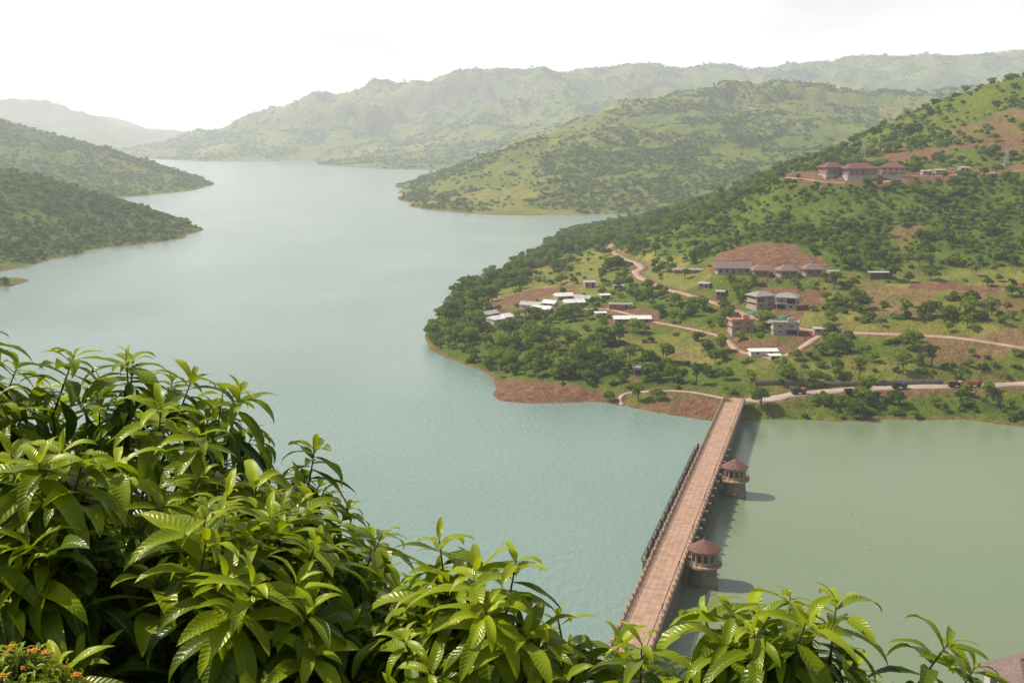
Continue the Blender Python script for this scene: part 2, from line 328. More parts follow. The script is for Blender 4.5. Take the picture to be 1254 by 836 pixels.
for (x,y,w,d,r) in[(599,388,9,5.5,48),(611,394,11,6,40),(626,391,10,5.5,35),(651,377,11,6,-25),(664,382,10,6,-20),(674,375,7,5,-30),(690,366,9,6,20),(703,374,10,6,15),(714,369,8,5,-15)]:
    bld(x,y,5,lambda p,w=w,d=d,r=r:shed('workers_hut',p,w,d,1.9,r,random.choice(['white','white','grey']),random.choice(['wallw','brick','wall']),1.5))
bld(722,352,4,lambda p:shed('workers_hut',p,6,4,3.2,5,'grey','wallp',.7))
bld(757,354,3,lambda p:shed('workers_hut',p,5,3.5,2.2,0,'grey','wall',.5))
for (x,y,w,r) in[(862,352,5,-12),(735,388,5,10),(882,362,4,-8),(1005,408,6,-4),(740,366,5,20),(948,441,4,8)]:
    bld(x,y,3,lambda p,w=w,r=r:shed('site_hut',p,w,3.6,2.2,r,random.choice(['grey','roofg','white']),random.choice(['wall','brick','wallp']),.6))
for (x,y) in[(1150,213),(1180,210),(1222,207),(1134,214)]:
    bld(x,y,4,lambda p:shed('site_cabin',p,6,4,2.4,random.uniform(-20,20),random.choice(['roofg','grey']),'wall',.6))

# ------------------------------------------------------------------ roads
roadpx={'hill_dirt_road':([(752,298),(746,306),(762,316),(786,326),(779,334),(795,345),(820,355),(850,363),(880,371),(910,384),(945,394),(985,403),(1030,406),(1080,408),(1140,411),(1200,417),(1254,425),(1330,436)],2.7,'dirt'),
 'lakeside_road':([(899,489.5),(925,489),(950,487),(985,481),(1030,477),(1100,474),(1180,472),(1254,470),(1330,470)],3.2,'tar'),
 'site_track':([(745,378),(790,390),(820,397),(860,405),(890,415),(905,428),(935,437),(965,434),(990,420),(1010,407)],1.6,'dirt'),
 'ridge_track':([(965,217),(1000,221),(1050,222),(1100,220),(1150,216),(1200,212),(1254,208),(1330,205)],2.4,'dirt'),
 'hut_track':([(610,398),(640,389),(680,380),(720,378),(745,378)],1.3,'dirt'),
 'shore_path':([(762,496),(760,486),(772,480),(800,478),(850,480),(895,489)],.8,'tar')}
def crom(P,n=8):
    P=[P[0]]+P+[P[-1]]; out=[]
    for i in range(1,len(P)-2):
        a,b,c,d=P[i-1],P[i],P[i+1],P[i+2]
        for k in range(n):
            t=k/n; out.append(.5*((2*b)+(c-a)*t+(2*a-5*b+4*c-d)*t*t+(3*b-a-3*c+d)*t**3))
    out.append(P[-2]); return out
roads={}
for k,(pts,hw,mt) in roadpx.items():
    P=[hit(a,b,RH) for a,b in pts]; P=[Vector((p.x,p.y,0)) for p in P]; C=crom(P)
    C=np.array([(c.x,c.y) for c in C]); z=raw_height(C[:,0],C[:,1])
    for _ in range(6): z[1:-1]=(z[:-2]+z[1:-1]+z[2:])/3
    roads[k]=(C,z,hw,mt)
# ------------------------------------------------------------------ terrain mesh (one sheet, radial layout)
NA,NR=840,640
R0,R1=330,11500
ang=np.radians(np.linspace(-34,36,NA)); rr=np.exp(np.linspace(math.log(R0),math.log(R1),NR))
AA,RR=np.meshgrid(ang,rr); X=RR*np.sin(AA); Y=RR*np.cos(AA)
Zt,ID=height(X,Y,True)
roadmask=np.zeros_like(Zt)
for k,(C,z,hw,mt) in roads.items():
    sel=(X>C[:,0].min()-20)&(X<C[:,0].max()+20)&(Y>C[:,1].min()-20)&(Y<C[:,1].max()+20)
    xs,ys=X[sel],Y[sel]; d=np.hypot(xs[:,None]-C[None,:,0],ys[:,None]-C[None,:,1]); j=d.argmin(1); dm=d.min(1)
    kf=1-sst(hw+1.0,hw*2+3,dm); Zt[sel]=Zt[sel]*(1-kf)+(z[j]-.25)*kf
    roadmask[sel]=np.maximum(roadmask[sel],1-sst(hw+.8,hw+4.0,dm))
NXs=X+fbm(X/18,Y/18,77,3)*8; NYs=Y+fbm(X/18,Y/18,91,3)*8
selA=(Y<1300)&(X>-100)
def inpoly(pts,soft=6):
    P=[hit(a,b) for a,b in pts]; px=np.array([p.x for p in P]); py=np.array([p.y for p in P])
    s=selA; k=soft/4.
    nx=X[s]+(NXs[s]-X[s])*k; ny=Y[s]+(NYs[s]-Y[s])*k
    ins=np.zeros(nx.shape,bool); j=len(P)-1
    for i in range(len(P)):
        c=((py[i]>ny)!=(py[j]>ny)); w_=(px[j]-px[i])*(ny-py[i])/(py[j]-py[i]+1e-9)+px[i]
        ins^=c&(nx<w_); j=i
    out=np.zeros(X.shape); out[s]=ins; return out
n1=fbm(X/90,Y/90,101,5); n2=fbm(X/25,Y/25,102,4); n3=fbm(X/260,Y/260,103,4); n4=fbm(X/8,Y/8,133,3)
soil=inpoly([(586,492),(598,467),(640,465),(700,471),(748,480),(745,496),(690,502),(600,502)],2)*.95
soil=np.maximum(soil,inpoly([(866,330),(878,312),(900,302),(935,297),(975,306),(1005,320),(1018,338),(862,338)],3)*.95)
for poly in[[(955,213),(1000,211),(1060,213),(1130,206),(1254,198),(1254,207),(1130,222),(1050,229),(990,226),(958,222)],
  [(1060,194),(1100,188),(1150,180),(1160,186),(1110,200),(1070,202)],
  [(885,408),(940,412),(1000,400),(1035,410),(985,425),(950,442),(900,438)],
  [(590,398),(640,390),(690,385),(690,376),(640,378),(600,383)],
  [(960,350),(1005,352),(995,385),(965,394),(930,387),(900,382),(920,362)],
  [(935,476),(1254,466),(1254,478),(940,488)],[(750,496),(800,488),(850,484),(900,488),(905,502),(830,507)],
  [(600,372),(650,354),(710,350),(700,362),(640,372),(610,382)],[(1120,346),(1254,350),(1254,358),(1120,352)],[(1150,182),(1254,170),(1254,177),(1150,190)],[(740,370),(800,378),(810,398),(745,400)]]:
    soil=np.maximum(soil,inpoly(poly,4)*sst(-.5,-.1,n2*.5+n4*.6))
dry=np.zeros_like(Zt)
for poly in[[(590,372),(640,335),(720,308),(775,308),(760,345),(720,365),(640,385)],
  [(990,332),(1100,325),(1254,322),(1254,418),(1100,407),(975,395),(990,350)],[(920,445),(1100,435),(1254,432),(1254,466),(930,472)],
  [(690,400),(760,400),(860,415),(880,445),(800,440),(700,425)],[(780,312),(850,318),(870,345),(830,352),(800,340)]]:
    dry=np.maximum(dry,inpoly(poly,8)*.9)
isA=(ID==0)
dry=np.where(isA,np.maximum(dry*(.65+.6*sst(-.3,.3,n2)),sst(.08,.38,n1*.6+n2*.5)*.7),sst(-.1,.45,n3*.8+n1*.5+.2*(ID==1)+.25*sst(60,0,Zt)*(ID==1))*.8)
soil=np.maximum(soil,roadmask*.75*isA)
soil=np.maximum(soil,sst(.8,.3,Zt)*(Zt>-2)*.75*sst(-.3,.2,n2+.2))
bank=sst(.08,.28,n1)*sst(.05,.3,n2+n4*.5)*isA*(Zt>5)*.7
soil=np.maximum(soil,bank)
forest=np.where(isA,sst(-.28,.2,n2*.8+n1*.4)*(1-.82*dry),sst(-.2,.18,n1*.9+n2*.45)*(1-.45*dry))
forest=np.where((ID==4)|(ID==5),np.maximum(forest,.25+.6*sst(-.3,.2,n1+n2*.4)),forest)
slope_zone=inpoly([(820,262),(880,242),(960,224),(1254,216),(1254,318),(1100,322),(1010,312),(900,300),(820,312),(790,300)],6)
forest=np.where(slope_zone>0,np.maximum(forest,.35+.6*sst(-.3,.15,n2))*(1-.4*dry),forest)
coast=inpoly([(515,430),(520,405),(550,365),(590,345),(605,362),(580,385),(600,400),(660,400),(700,425),(770,440),(790,470),(700,466),(620,462),(570,450)],6)
coast=np.maximum(coast,inpoly([(550,352),(600,333),(660,298),(740,270),(800,270),(740,300),(680,318),(620,345),(590,360)],6))
hedges=[[(922,490),(1254,481),(1254,518),(1100,512),(930,506)],[(1130,432),(1254,428),(1254,458),(1130,452)],[(1018,344),(1072,350),(1062,385),(1012,375)],
 [(800,368),(870,374),(900,386),(890,404),(830,400),(800,388)],[(990,318),(1254,314),(1254,326),(990,330)],[(1080,378),(1254,392),(1254,402),(1080,388)],[(760,320),(780,335),(770,350),(735,352),(720,335)],
 [(640,405),(760,412),(800,440),(880,455),(900,480),(800,474),(700,440)],[(680,325),(700,318),(700,338),(680,342)],[(930,455),(1254,448),(1254,464),(930,470)],[(820,440),(900,440),(912,484),(840,480)],[(690,372),(745,362),(740,374),(700,378)]]
hd=np.zeros_like(Zt)
for h_ in hedges: hd=np.maximum(hd,inpoly(h_,5))
forest=np.where(coast>0,np.maximum(forest,.45+.5*sst(-.3,.2,n2)),forest); forest=np.where(hd>0,np.maximum(forest,.3+.55*sst(-.3,.2,n2)),forest)
forest*=(1-soil)*(Zt>.35)
V=np.stack([X.ravel(),Y.ravel(),Zt.ravel()],1)
ii=np.arange(NR*NA).reshape(NR,NA); Q=np.stack([ii[:-1,:-1].ravel(),ii[:-1,1:].ravel(),ii[1:,1:].ravel(),ii[1:,:-1].ravel()],1)
cols=np.stack([soil.ravel(),dry.ravel(),forest.ravel(),np.ones(Zt.size)],1)

def ground_mat():
    m=bpy.data.materials.new('hill_ground'); t=nt(m); N=t.nodes; L=t.links
    o=N.new('ShaderNodeOutputMaterial'); b=N.new('ShaderNodeBsdfPrincipled'); L.new(b.outputs[0],o.inputs[0]); b.inputs['Roughness'].default_value=.95; b.inputs['Specular IOR Level'].default_value=.05
    at=N.new('ShaderNodeAttribute'); at.attribute_name='cov'; sx=N.new('ShaderNodeSeparateColor'); L.new(at.outputs['Color'],sx.inputs[0])
    g=N.new('ShaderNodeNewGeometry')
    def noise(s,d=6,r=.6):
        n=N.new('ShaderNodeTexNoise'); n.inputs['Scale'].default_value=s; n.inputs['Detail'].default_value=d; n.inputs['Roughness'].default_value=r; L.new(g.outputs['Position'],n.inputs['Vector']); return n.outputs['Fac']
    def ramp(f,p0,c0,p1,c1):
        r=N.new('ShaderNodeValToRGB'); L.new(f,r.inputs[0]); e=r.color_ramp.elements; e[0].position=p0; e[0].color=(*c0,1); e[1].position=p1; e[1].color=(*c1,1); return r.outputs[0]
    def mix(f,a,b_):
        x=N.new('ShaderNodeMix'); x.data_type='RGBA'; L.new(f,x.inputs[0]); L.new(a,x.inputs[6]); L.new(b_,x.inputs[7]); return x.outputs[2]
    nf=noise(.35,7,.7); nm=noise(.05,7,.7) 
    grass=ramp(nf,.3,(.075,.12,.013),.7,(.225,.25,.034))
    dryc=ramp(nm,.35,(.19,.20,.034),.65,(.38,.31,.085))
    forc=ramp(nm,.35,(.038,.08,.009),.65,(.13,.185,.02))
    soilc=ramp(nf,.3,(.15,.065,.038),.7,(.34,.18,.11))
    c=mix(sx.outputs[1],grass,dryc); c=mix(sx.outputs[2],c,forc); c=mix(sx.outputs[0],c,soilc)
    sn=N.new('ShaderNodeSeparateXYZ'); L.new(g.outputs['Normal'],sn.inputs[0])
    mr=N.new('ShaderNodeMapRange'); L.new(sn.outputs[2],mr.inputs[0]); mr.inputs[1].default_value=.78; mr.inputs[2].default_value=.58; mr.inputs[3].default_value=0; mr.inputs[4].default_value=.65
    rk=ramp(nm,.4,(.11,.065,.042),.6,(.24,.15,.10)); c=mix(mr.outputs[0],c,rk)
    L.new(c,b.inputs['Base Color'])
    ad=N.new('ShaderNodeMath'); ad.operation='ADD'; L.new(nf,ad.inputs[0]); ml=N.new('ShaderNodeMath'); ml.operation='MULTIPLY'; L.new(nm,ml.inputs[0]); ml.inputs[1].default_value=5; L.new(ml.outputs[0],ad.inputs[1])
    bp=N.new('ShaderNodeBump'); bp.inputs['Strength'].default_value=.8; bp.inputs['Distance'].default_value=2.2; L.new(ad.outputs[0],bp.inputs['Height']); L.new(bp.outputs[0],b.inputs['Normal'])
    return m
GM=ground_mat()
np_mesh('hills_terrain',V,Q,GM,cols,True)
def tz(x,y):
    a=np.arctan2(x,y); r=np.hypot(x,y); u=(a-ang[0])/(ang[1]-ang[0]); v=(np.log(r)-math.log(R0))/((math.log(R1)-math.log(R0))/(NR-1))
    u=np.clip(u,0,NA-1.001); v=np.clip(v,0,NR-1.001); i=u.astype(int); j=v.astype(int); fu=u-i; fv=v-j
    return (Zt[j,i]*(1-fu)+Zt[j,i+1]*fu)*(1-fv)+(Zt[j+1,i]*(1-fu)+Zt[j+1,i+1]*fu)*fv
for k,(C,z,hw,mt) in roads.items():
    T=np.gradient(C,axis=0); T/=np.linalg.norm(T,axis=1)[:,None]+1e-9; Nn=np.stack([T[:,1],-T[:,0]],1)
    zz=np.maximum(tz(C[:,0],C[:,1]),z-.25)+.22; vs=[]
    wv=1+.14*np.sin(np.arange(len(C))*.9)
    for o_,dz in((-1,-.7),(-.92,0),(0,.05),(.92,0),(1,-.7)):
        vs.append(np.stack([C[:,0]+Nn[:,0]*hw*o_*wv,C[:,1]+Nn[:,1]*hw*o_*wv,zz+dz],1))
    Vr=np.stack(vs,1).reshape(-1,3); q=[]
    for i in range(len(C)-1):
        for j in range(4): q.append((i*5+j,i*5+j+1,(i+1)*5+j+1,(i+1)*5+j))
    np_mesh(k,Vr,q,M[mt])
for p,fn in jobs: fn(p)
# ------------------------------------------------------------------ near hillside
xs=np.linspace(-220,260,70); ys=np.linspace(-60,190,60); XX,YY=np.meshgrid(xs,ys)
ZZ=98.2-.62*np.maximum(YY,-20)-.06*np.abs(XX)+fbm(XX/20,YY/20,5)*1.0*sst(2,30,np.abs(YY))-.2
ii=np.arange(60*70).reshape(60,70); Qn=np.stack([ii[:-1,:-1].ravel(),ii[:-1,1:].ravel(),ii[1:,1:].ravel(),ii[1:,:-1].ravel()],1)
cn=np.zeros((60*70,4)); cn[:,1]=.3; cn[:,2]=.5
np_mesh('near_hillside_ground',np.stack([XX.ravel(),YY.ravel(),ZZ.ravel()],1),Qn,GM,cn,True)

# ------------------------------------------------------------------ scattered trees
def foliage_mat(name,c0,c1,trans=.3):
    m=bpy.data.materials.new(name); t=nt(m); N=t.nodes; L=t.links
    o=N.new('ShaderNodeOutputMaterial'); b=N.new('ShaderNodeBsdfDiffuse')
    tr=N.new('ShaderNodeBsdfTranslucent'); ms=N.new('ShaderNodeMixShader'); ms.inputs[0].default_value=trans
    at=N.new('ShaderNodeAttribute'); at.attribute_name='cov'; sx=N.new('ShaderNodeSeparateColor'); L.new(at.outputs['Color'],sx.inputs[0])
    oi=N.new('ShaderNodeObjectInfo'); a=N.new('ShaderNodeMath'); a.operation='MULTIPLY_ADD'; L.new(oi.outputs['Random'],a.inputs[0]); a.inputs[1].default_value=.6 
    s=N.new('ShaderNodeMath'); s.operation='MULTIPLY'; L.new(sx.outputs[0],s.inputs[0]); s.inputs[1].default_value=.4; L.new(s.outputs[0],a.inputs[2])
    r=N.new('ShaderNodeValToRGB'); L.new(a.outputs[0],r.inputs[0]); e=r.color_ramp.elements; e[0].position=.1; e[0].color=(*c0,1); e[1].position=.9; e[1].color=(*c1,1)
    L.new(r.outputs[0],b.inputs['Color']); L.new(r.outputs[0],tr.inputs['Color'])
    L.new(b.outputs[0],ms.inputs[1]); L.new(tr.outputs[0],ms.inputs[2]); L.new(ms.outputs[0],o.inputs[0]); return m
FM=foliage_mat('tree_foliage',(.050,.108,.010),(.28,.35,.034),.42)
PROT=bpy.data.collections.new('tree_kinds')
def proto(i,h,rad,nb,nl,ls,trunk=True):
    r=np.random.default_rng(100+i); blobs=[]
    for k in range(nb):
        a=r.uniform(0,6.28); q=r.uniform(.1,.62)*rad; blobs.append((q*math.cos(a),q*math.sin(a),h*r.uniform(.42,.82),rad*r.uniform(.32,.58)))
    blobs.append((0,0,h*.68,rad*.6)); V=[];Fq=[];C=[]
    for k in range(nl):
        b=blobs[r.integers(len(blobs))]; d=r.normal(size=3); d/=np.linalg.norm(d); d[2]=abs(d[2])*.9-.25 if r.random()<.8 else d[2]
        p=np.array(b[:3])+d*b[3]*r.uniform(.72,1.06)*np.array([1,1,.8])
        n=d+r.normal(size=3)*.4; n/=np.linalg.norm(n); u=np.cross(n,r.normal(size=3)); u/=np.linalg.norm(u); w=np.cross(n,u); s=ls*r.uniform(.6,1.25)
        o=len(V); V+= [p-u*s-w*s*.55,p+u*s*.3-w*s*.8,p+u*s+w*s*.5,p-u*s*.2+w*s*.85]; Fq.append((o,o+1,o+2,o+3)); c=r.random(); C+=[(c,c,c,1)]*4
    if trunk:
        mb=MB(); top=Vector((.1*rad,0,h*.62)); mb.tube((0,0,-.6),(.05*rad,0,h*.3),h*.03,h*.022,5); mb.tube((.05*rad,0,h*.3),top,h*.022,h*.01,5)
        for b in blobs[:4]: mb.tube((.05*rad,0,h*.3),(b[0],b[1],b[2]),h*.014,h*.005,4)
        tv,tf=mb.v,[f for f in mb.f if len(f)==4]
        o=len(V); V+=[np.array(v) for v in tv]; Fq+=[tuple(j+o for j in f) for f in tf]; C+=[(0,0,0,1)]*len(tv)
    ob=np_mesh('tree_kind_%d'%i,np.array(V),np.array(Fq),FM,np.array(C),False,False); PROT.objects.link(ob)
proto(0,8,3.8,8,420,.5); proto(1,6.5,4.2,10,460,.5); proto(2,9,3.2,8,400,.45); proto(3,5,3.0,6,320,.45); proto(4,2.6,2.3,5,200,.4,False); proto(5,2.0,2.6,6,200,.4,False)
def instancer(name,P,rot,scl,idx,coll):
    me=bpy.data.meshes.new(name); me.vertices.add(len(P)); me.vertices.foreach_set('co',np.asarray(P,np.float32).ravel())
    a=me.attributes.new('rot','FLOAT_VECTOR','POINT'); a.data.foreach_set('vector',np.asarray(rot,np.float32).ravel())
    a=me.attributes.new('scl','FLOAT_VECTOR','POINT'); a.data.foreach_set('vector',np.asarray(scl,np.float32).ravel())
    a=me.attributes.new('idx','INT','POINT'); a.data.foreach_set('value',np.asarray(idx,np.int32))
    ob=bpy.data.objects.new(name,me); COL.objects.link(ob)
    ng=bpy.data.node_groups.new(name,'GeometryNodeTree'); ng.interface.new_socket('Geometry',in_out='INPUT',socket_type='NodeSocketGeometry'); ng.interface.new_socket('Geometry',in_out='OUTPUT',socket_type='NodeSocketGeometry')
    N=ng.nodes; L=ng.links; gi=N.new('NodeGroupInput'); go=N.new('NodeGroupOutput'); ip=N.new('GeometryNodeInstanceOnPoints'); ci=N.new('GeometryNodeCollectionInfo')
    ci.inputs['Collection'].default_value=coll; ci.inputs['Separate Children'].default_value=True; ci.inputs['Reset Children'].default_value=True
    def att(n,t):
        x=N.new('GeometryNodeInputNamedAttribute'); x.data_type=t; x.inputs['Name'].default_value=n; return x.outputs['Attribute']
    L.new(gi.outputs[0],ip.inputs['Points']); L.new(ci.outputs[0],ip.inputs['Instance']); ip.inputs['Pick Instance'].default_value=True
    L.new(att('idx','INT'),ip.inputs['Instance Index']); L.new(att('rot','FLOAT_VECTOR'),ip.inputs['Rotation']); L.new(att('scl','FLOAT_VECTOR'),ip.inputs['Scale']); L.new(ip.outputs[0],go.inputs[0])
    md=ob.modifiers.new('scatter','NODES'); md.node_group=ng; return ob
padm=np.zeros_like(Zt)
for (a,b,c,r) in PADS: padm=np.maximum(padm,(np.hypot(X-a,Y-b)<r*1.3).astype(float))
area=RR**2*(ang[1]-ang[0])*(math.log(R1/R0)/(NR-1))
base={0:.078,1:.024,2:.0034,3:.0004,4:.015,5:.038,6:.02}
dn=np.zeros_like(Zt)
for k,v in base.items(): dn+=np.where(ID==k,v,0)
# the far sides of the hills, well below any line of sight from this bank, are left bare
sl=(Zt-H)/RR; run=np.maximum.accumulate(sl,axis=0); seen=((Zt+14-H)/RR)>(run-.006)
dn=dn*(forest**1.2+np.where(isA,.05,.03))*(1-padm)*(1-roadmask)*(Zt>.4)*(soil<.5)*(np.abs(np.degrees(AA))<28)*(RR<7000)*seen
cnt=rng.poisson(dn*area); idx=np.repeat(np.arange(cnt.size),cnt.ravel())
j,i=np.unravel_index(idx,Zt.shape)
aa=AA[j,i]+(rng.random(len(idx))-.5)*(ang[1]-ang[0]); r2=RR[j,i]*(1+(rng.random(len(idx))-.5)*.005)
px_,py_=r2*np.sin(aa),r2*np.cos(aa); pz_=tz(px_,py_)-.2
kind=rng.choice([0,1,2,3,4,5],len(idx),p=[.07,.08,.04,.15,.33,.33]); sz=rng.uniform(.5,1.15,len(idx))
farm=r2>1300; kind=np.where(farm&(rng.random(len(idx))<.6),rng.integers(4,6,len(idx)),kind)
sz*=np.where(farm&(kind>3),1.7,1)*(1+.9*sst(2400,3800,r2)); steep=(slope_zone[j,i]>0); sz=np.where(steep,sz*.8,sz)
shore_=(coast[j,i]>0); kind=np.where(shore_&(rng.random(len(idx))<.45),rng.integers(0,4,len(idx)),kind)
rot=np.stack([rng.normal(0,.06,len(idx)),rng.normal(0,.06,len(idx)),rng.uniform(0,6.28,len(idx))],1)
scl=np.stack([sz*rng.uniform(.85,1.25,len(idx)),sz*rng.uniform(.85,1.25,len(idx)),sz*np.where(farm&(kind>3),.8,1)],1)
instancer('hillside_trees',np.stack([px_,py_,pz_],1),rot,scl,kind,PROT)

# ------------------------------------------------------------------ water
def water_mat():
    m=bpy.data.materials.new('lake_water'); t=nt(m); N=t.nodes; L=t.links
    o=N.new('ShaderNodeOutputMaterial'); b=N.new('ShaderNodeBsdfPrincipled'); L.new(b.outputs[0],o.inputs[0])
    g=N.new('ShaderNodeNewGeometry')
    a=Z(785,762,6); c=Z(898,491,6); dx,dy=c[0]-a[0],c[1]-a[1]; l=math.hypot(dx,dy); nx,ny=dy/l,-dx/l
    vm=N.new('ShaderNodeVectorMath'); vm.operation='DOT_PRODUCT'; L.new(g.outputs['Position'],vm.inputs[0]); vm.inputs[1].default_value=(nx,ny,0)
    off=a[0]*nx+a[1]*ny
    mr=N.new('ShaderNodeMapRange'); L.new(vm.outputs['Value'],mr.inputs[0]); mr.inputs[1].default_value=off-2; mr.inputs[2].default_value=off+2
    no=N.new('ShaderNodeTexNoise'); no.inputs['Scale'].default_value=.007; no.inputs['Detail'].default_value=5; L.new(g.outputs['Position'],no.inputs['Vector'])
    def two(c1,c2):
        r=N.new('ShaderNodeValToRGB'); L.new(no.outputs['Fac'],r.inputs[0]); e=r.color_ramp.elements; e[0].position=.3; e[0].color=(*c1,1); e[1].position=.7; e[1].color=(*c2,1); return r.outputs[0]
    x=N.new('ShaderNodeMix'); x.data_type='RGBA'; L.new(mr.outputs[0],x.inputs[0]); L.new(two((.172,.258,.220),(.208,.295,.252)),x.inputs[6]); L.new(two((.175,.225,.125),(.205,.255,.148)),x.inputs[7])
    L.new(x.outputs[2],b.inputs['Base Color']); b.inputs['IOR'].default_value=1.33
    b.inputs['Roughness'].default_value=.19; b.inputs['Specular IOR Level'].default_value=.5
    n1=N.new('ShaderNodeTexNoise'); n1.inputs['Scale'].default_value=.6; n1.inputs['Detail'].default_value=5; n1.inputs['Roughness'].default_value=.62
    mp=N.new('ShaderNodeMapping'); mp.inputs['Rotation'].default_value=(0,0,.5); mp.inputs['Scale'].default_value=(1,.5,1); L.new(g.outputs['Position'],mp.inputs[0]); L.new(mp.outputs[0],n1.inputs['Vector'])
    bp=N.new('ShaderNodeBump'); bp.inputs['Distance'].default_value=.42; L.new(n1.outputs['Fac'],bp.inputs['Height']); L.new(bp.outputs[0],b.inputs['Normal'])
    wd=N.new('ShaderNodeTexNoise'); wd.inputs['Scale'].default_value=.012; wd.inputs['Detail'].default_value=4; L.new(mp.outputs[0],wd.inputs['Vector'])
    wr=N.new('ShaderNodeMapRange'); L.new(wd.outputs['Fac'],wr.inputs[0]); wr.inputs[1].default_value=.35; wr.inputs[2].default_value=.65; wr.inputs[3].default_value=.5; wr.inputs[4].default_value=1.1
    mr2=N.new('ShaderNodeMapRange'); L.new(mr.outputs[0],mr2.inputs[0]); mr2.inputs[3].default_value=1.0; mr2.inputs[4].default_value=.35
    mu=N.new('ShaderNodeMath'); mu.operation='MULTIPLY'; L.new(mr2.outputs[0],mu.inputs[0]); L.new(wr.outputs[0],mu.inputs[1]); L.new(mu.outputs[0],bp.inputs['Strength'])
    return m
MB().add([(-14000,-3000,0),(14000,-3000,0),(14000,16000,0),(-14000,16000,0)],[(0,1,2,3)]).obj('lake_water',water_mat())

# ------------------------------------------------------------------ dam bridge
a=Vector(Z(785,762,6)); c=Vector(Z(898.5,490,6)); dr=(c-a); dr.z=0; Lb=dr.length; u=dr.normalized(); ext=75
org=a-u*ext; org.z=0; dam=empty('dam_bridge',org,math.degrees(math.atan2(u.y,u.x))-90); LT=Lb+ext+3
def paving():
    m=bpy.data.materials.new('dam_paving'); t=nt(m); N=t.nodes; L=t.links
    o=N.new('ShaderNodeOutputMaterial'); b=N.new('ShaderNodeBsdfPrincipled'); L.new(b.outputs[0],o.inputs[0]); b.inputs['Roughness'].default_value=.85
    tc=N.new('ShaderNodeTexCoord'); br=N.new('ShaderNodeTexBrick'); L.new(tc.outputs['Object'],br.inputs['Vector']); br.offset=0
    br.inputs['Scale'].default_value=1; br.inputs['Brick Width'].default_value=1.42; br.inputs['Row Height'].default_value=2.5; br.inputs['Mortar Size'].default_value=.06
    br.inputs['Color1'].default_value=(.42,.26,.175,1); br.inputs['Color2'].default_value=(.48,.30,.21,1); br.inputs['Mortar'].default_value=(.29,.17,.115,1)
    no=N.new('ShaderNodeTexNoise'); no.inputs['Scale'].default_value=.5; no.inputs['Detail'].default_value=6; L.new(tc.outputs['Object'],no.inputs['Vector'])
    r=N.new('ShaderNodeValToRGB'); L.new(no.outputs['Fac'],r.inputs[0]); r.color_ramp.elements[0].position=.3; r.color_ramp.elements[0].color=(.74,.72,.7,1); r.color_ramp.elements[1].position=.6; r.color_ramp.elements[1].color=(1.05,1.05,1.05,1)
    x=N.new('ShaderNodeMix'); x.data_type='RGBA'; x.blend_type='MULTIPLY'; x.inputs[0].default_value=1; L.new(br.outputs[0],x.inputs[6]); L.new(r.outputs[0],x.inputs[7]); L.new(x.outputs[2],b.inputs['Base Color']); return m
MB().box(-3.9,3.9,0,LT,5.0,5.98).obj('deck',paving(),dam)
pr=MB()
for s in(-1,1):
    x0,x1=(3.55,3.85) if s>0 else(-3.85,-3.55)
    pr.box(x0,x1,0,LT,5.984,6.3)
    for y in np.arange(1,LT,3.3): pr.box(x0-.05,x1+.05,y-.2,y+.2,6.303,7.1)
    pr.box(x0+.08,x1-.08,0,LT,6.88,7.0); pr.box(x0+.1,x1-.1,0,LT,6.6,6.68)
pr.obj('parapets',M['ply'],dam)
kb=MB() 
for s in(-1,1): kb.box(s*2.62-.1,s*2.62+.1,0,LT,5.984,6.12)
kb.obj('kerbs',M['ply'],dam)
bd=MB(); bd.add([(-2.6,0,5),(2.9,0,5),(5.2,0,-12),(-4,0,-12),(-2.6,LT,5),(2.9,LT,5),(5.2,LT,-12),(-4,LT,-12)],[(0,1,5,4),(1,2,6,5),(3,0,4,7),(2,3,7,6),(0,3,2,1),(4,5,6,7)])
bd.obj('dam_wall',M['stoneD'],dam)
s0,s1=ext+Lb*.19,ext+Lb*.66; pi=MB(); gt=MB(); rl=MB(); bk=MB(); bx=MB()
for k,y in enumerate(np.arange(s0,s1,6.6)):
    pi.box(-5.9,-2.4,y-.6,y+.6,-10,4.6)
    gt.box(-5.2,-4.05,y-.9,y+.9,5.0,6.2); gt.box(-4.9,-4.3,y-.4,y+.4,6.203,7.4); gt.tube((-4.6,y-.8,6.8),(-4.6,y+.8,6.8),.3,n=8)
    bk.box(3.95,5.2,y-.4,y+.4,3.6,5.2); bk.box(4.2,5.2,y-.6,y+.6,5.203,6.3); pi.add([(2.9,y-.5,4.9),(2.9,y+.5,4.9),(4.6,y+.5,3.6),(4.6,y-.5,3.6),(4.0,y+.5,-4),(4.0,y-.5,-4)],[(0,1,2,3),(3,2,4,5),(0,3,5),(1,4,2)])
    rl.tube((-5.8,y-3.3,5.9),(-5.8,y+3.3,5.9),.06,n=4); rl.tube((-5.8,y-3.3,5.45),(-5.8,y+3.3,5.45),.05,n=4); rl.tube((-5.8,y-1.6,4.8),(-5.8,y-1.6,5.9),.06,n=4); rl.tube((-5.8,y+1.6,4.8),(-5.8,y+1.6,5.9),.06,n=4)
bx.box(-5.95,-3.95,s0-2,s1+2,4.65,4.95)
gg=MB(); gg.box(-3.6,-3.2,s0,s1,-8,4.6)
pi.obj('piers',M['stone'],dam); gt.obj('gate_hoists',M['steel'],dam); bk.obj('brackets',M['stoneD'],dam); rl.obj('walkway_railing',M['steel'],dam); bx.obj('hoist_walkway',M['stone'],dam); gg.obj('spillway_gates',M['steel'],dam)
lp=MB()
for y in np.arange(ext*.4,LT-5,24):
    lp.tube((3.7,y,6.3),(3.7,y,8.6),.06,.045,6); lp.ring(3.7,y,[(.08,8.6),(.2,8.8),(.2,9.0),(.05,9.1)],8)
lp.obj('lamp_posts',M['steel'],dam)
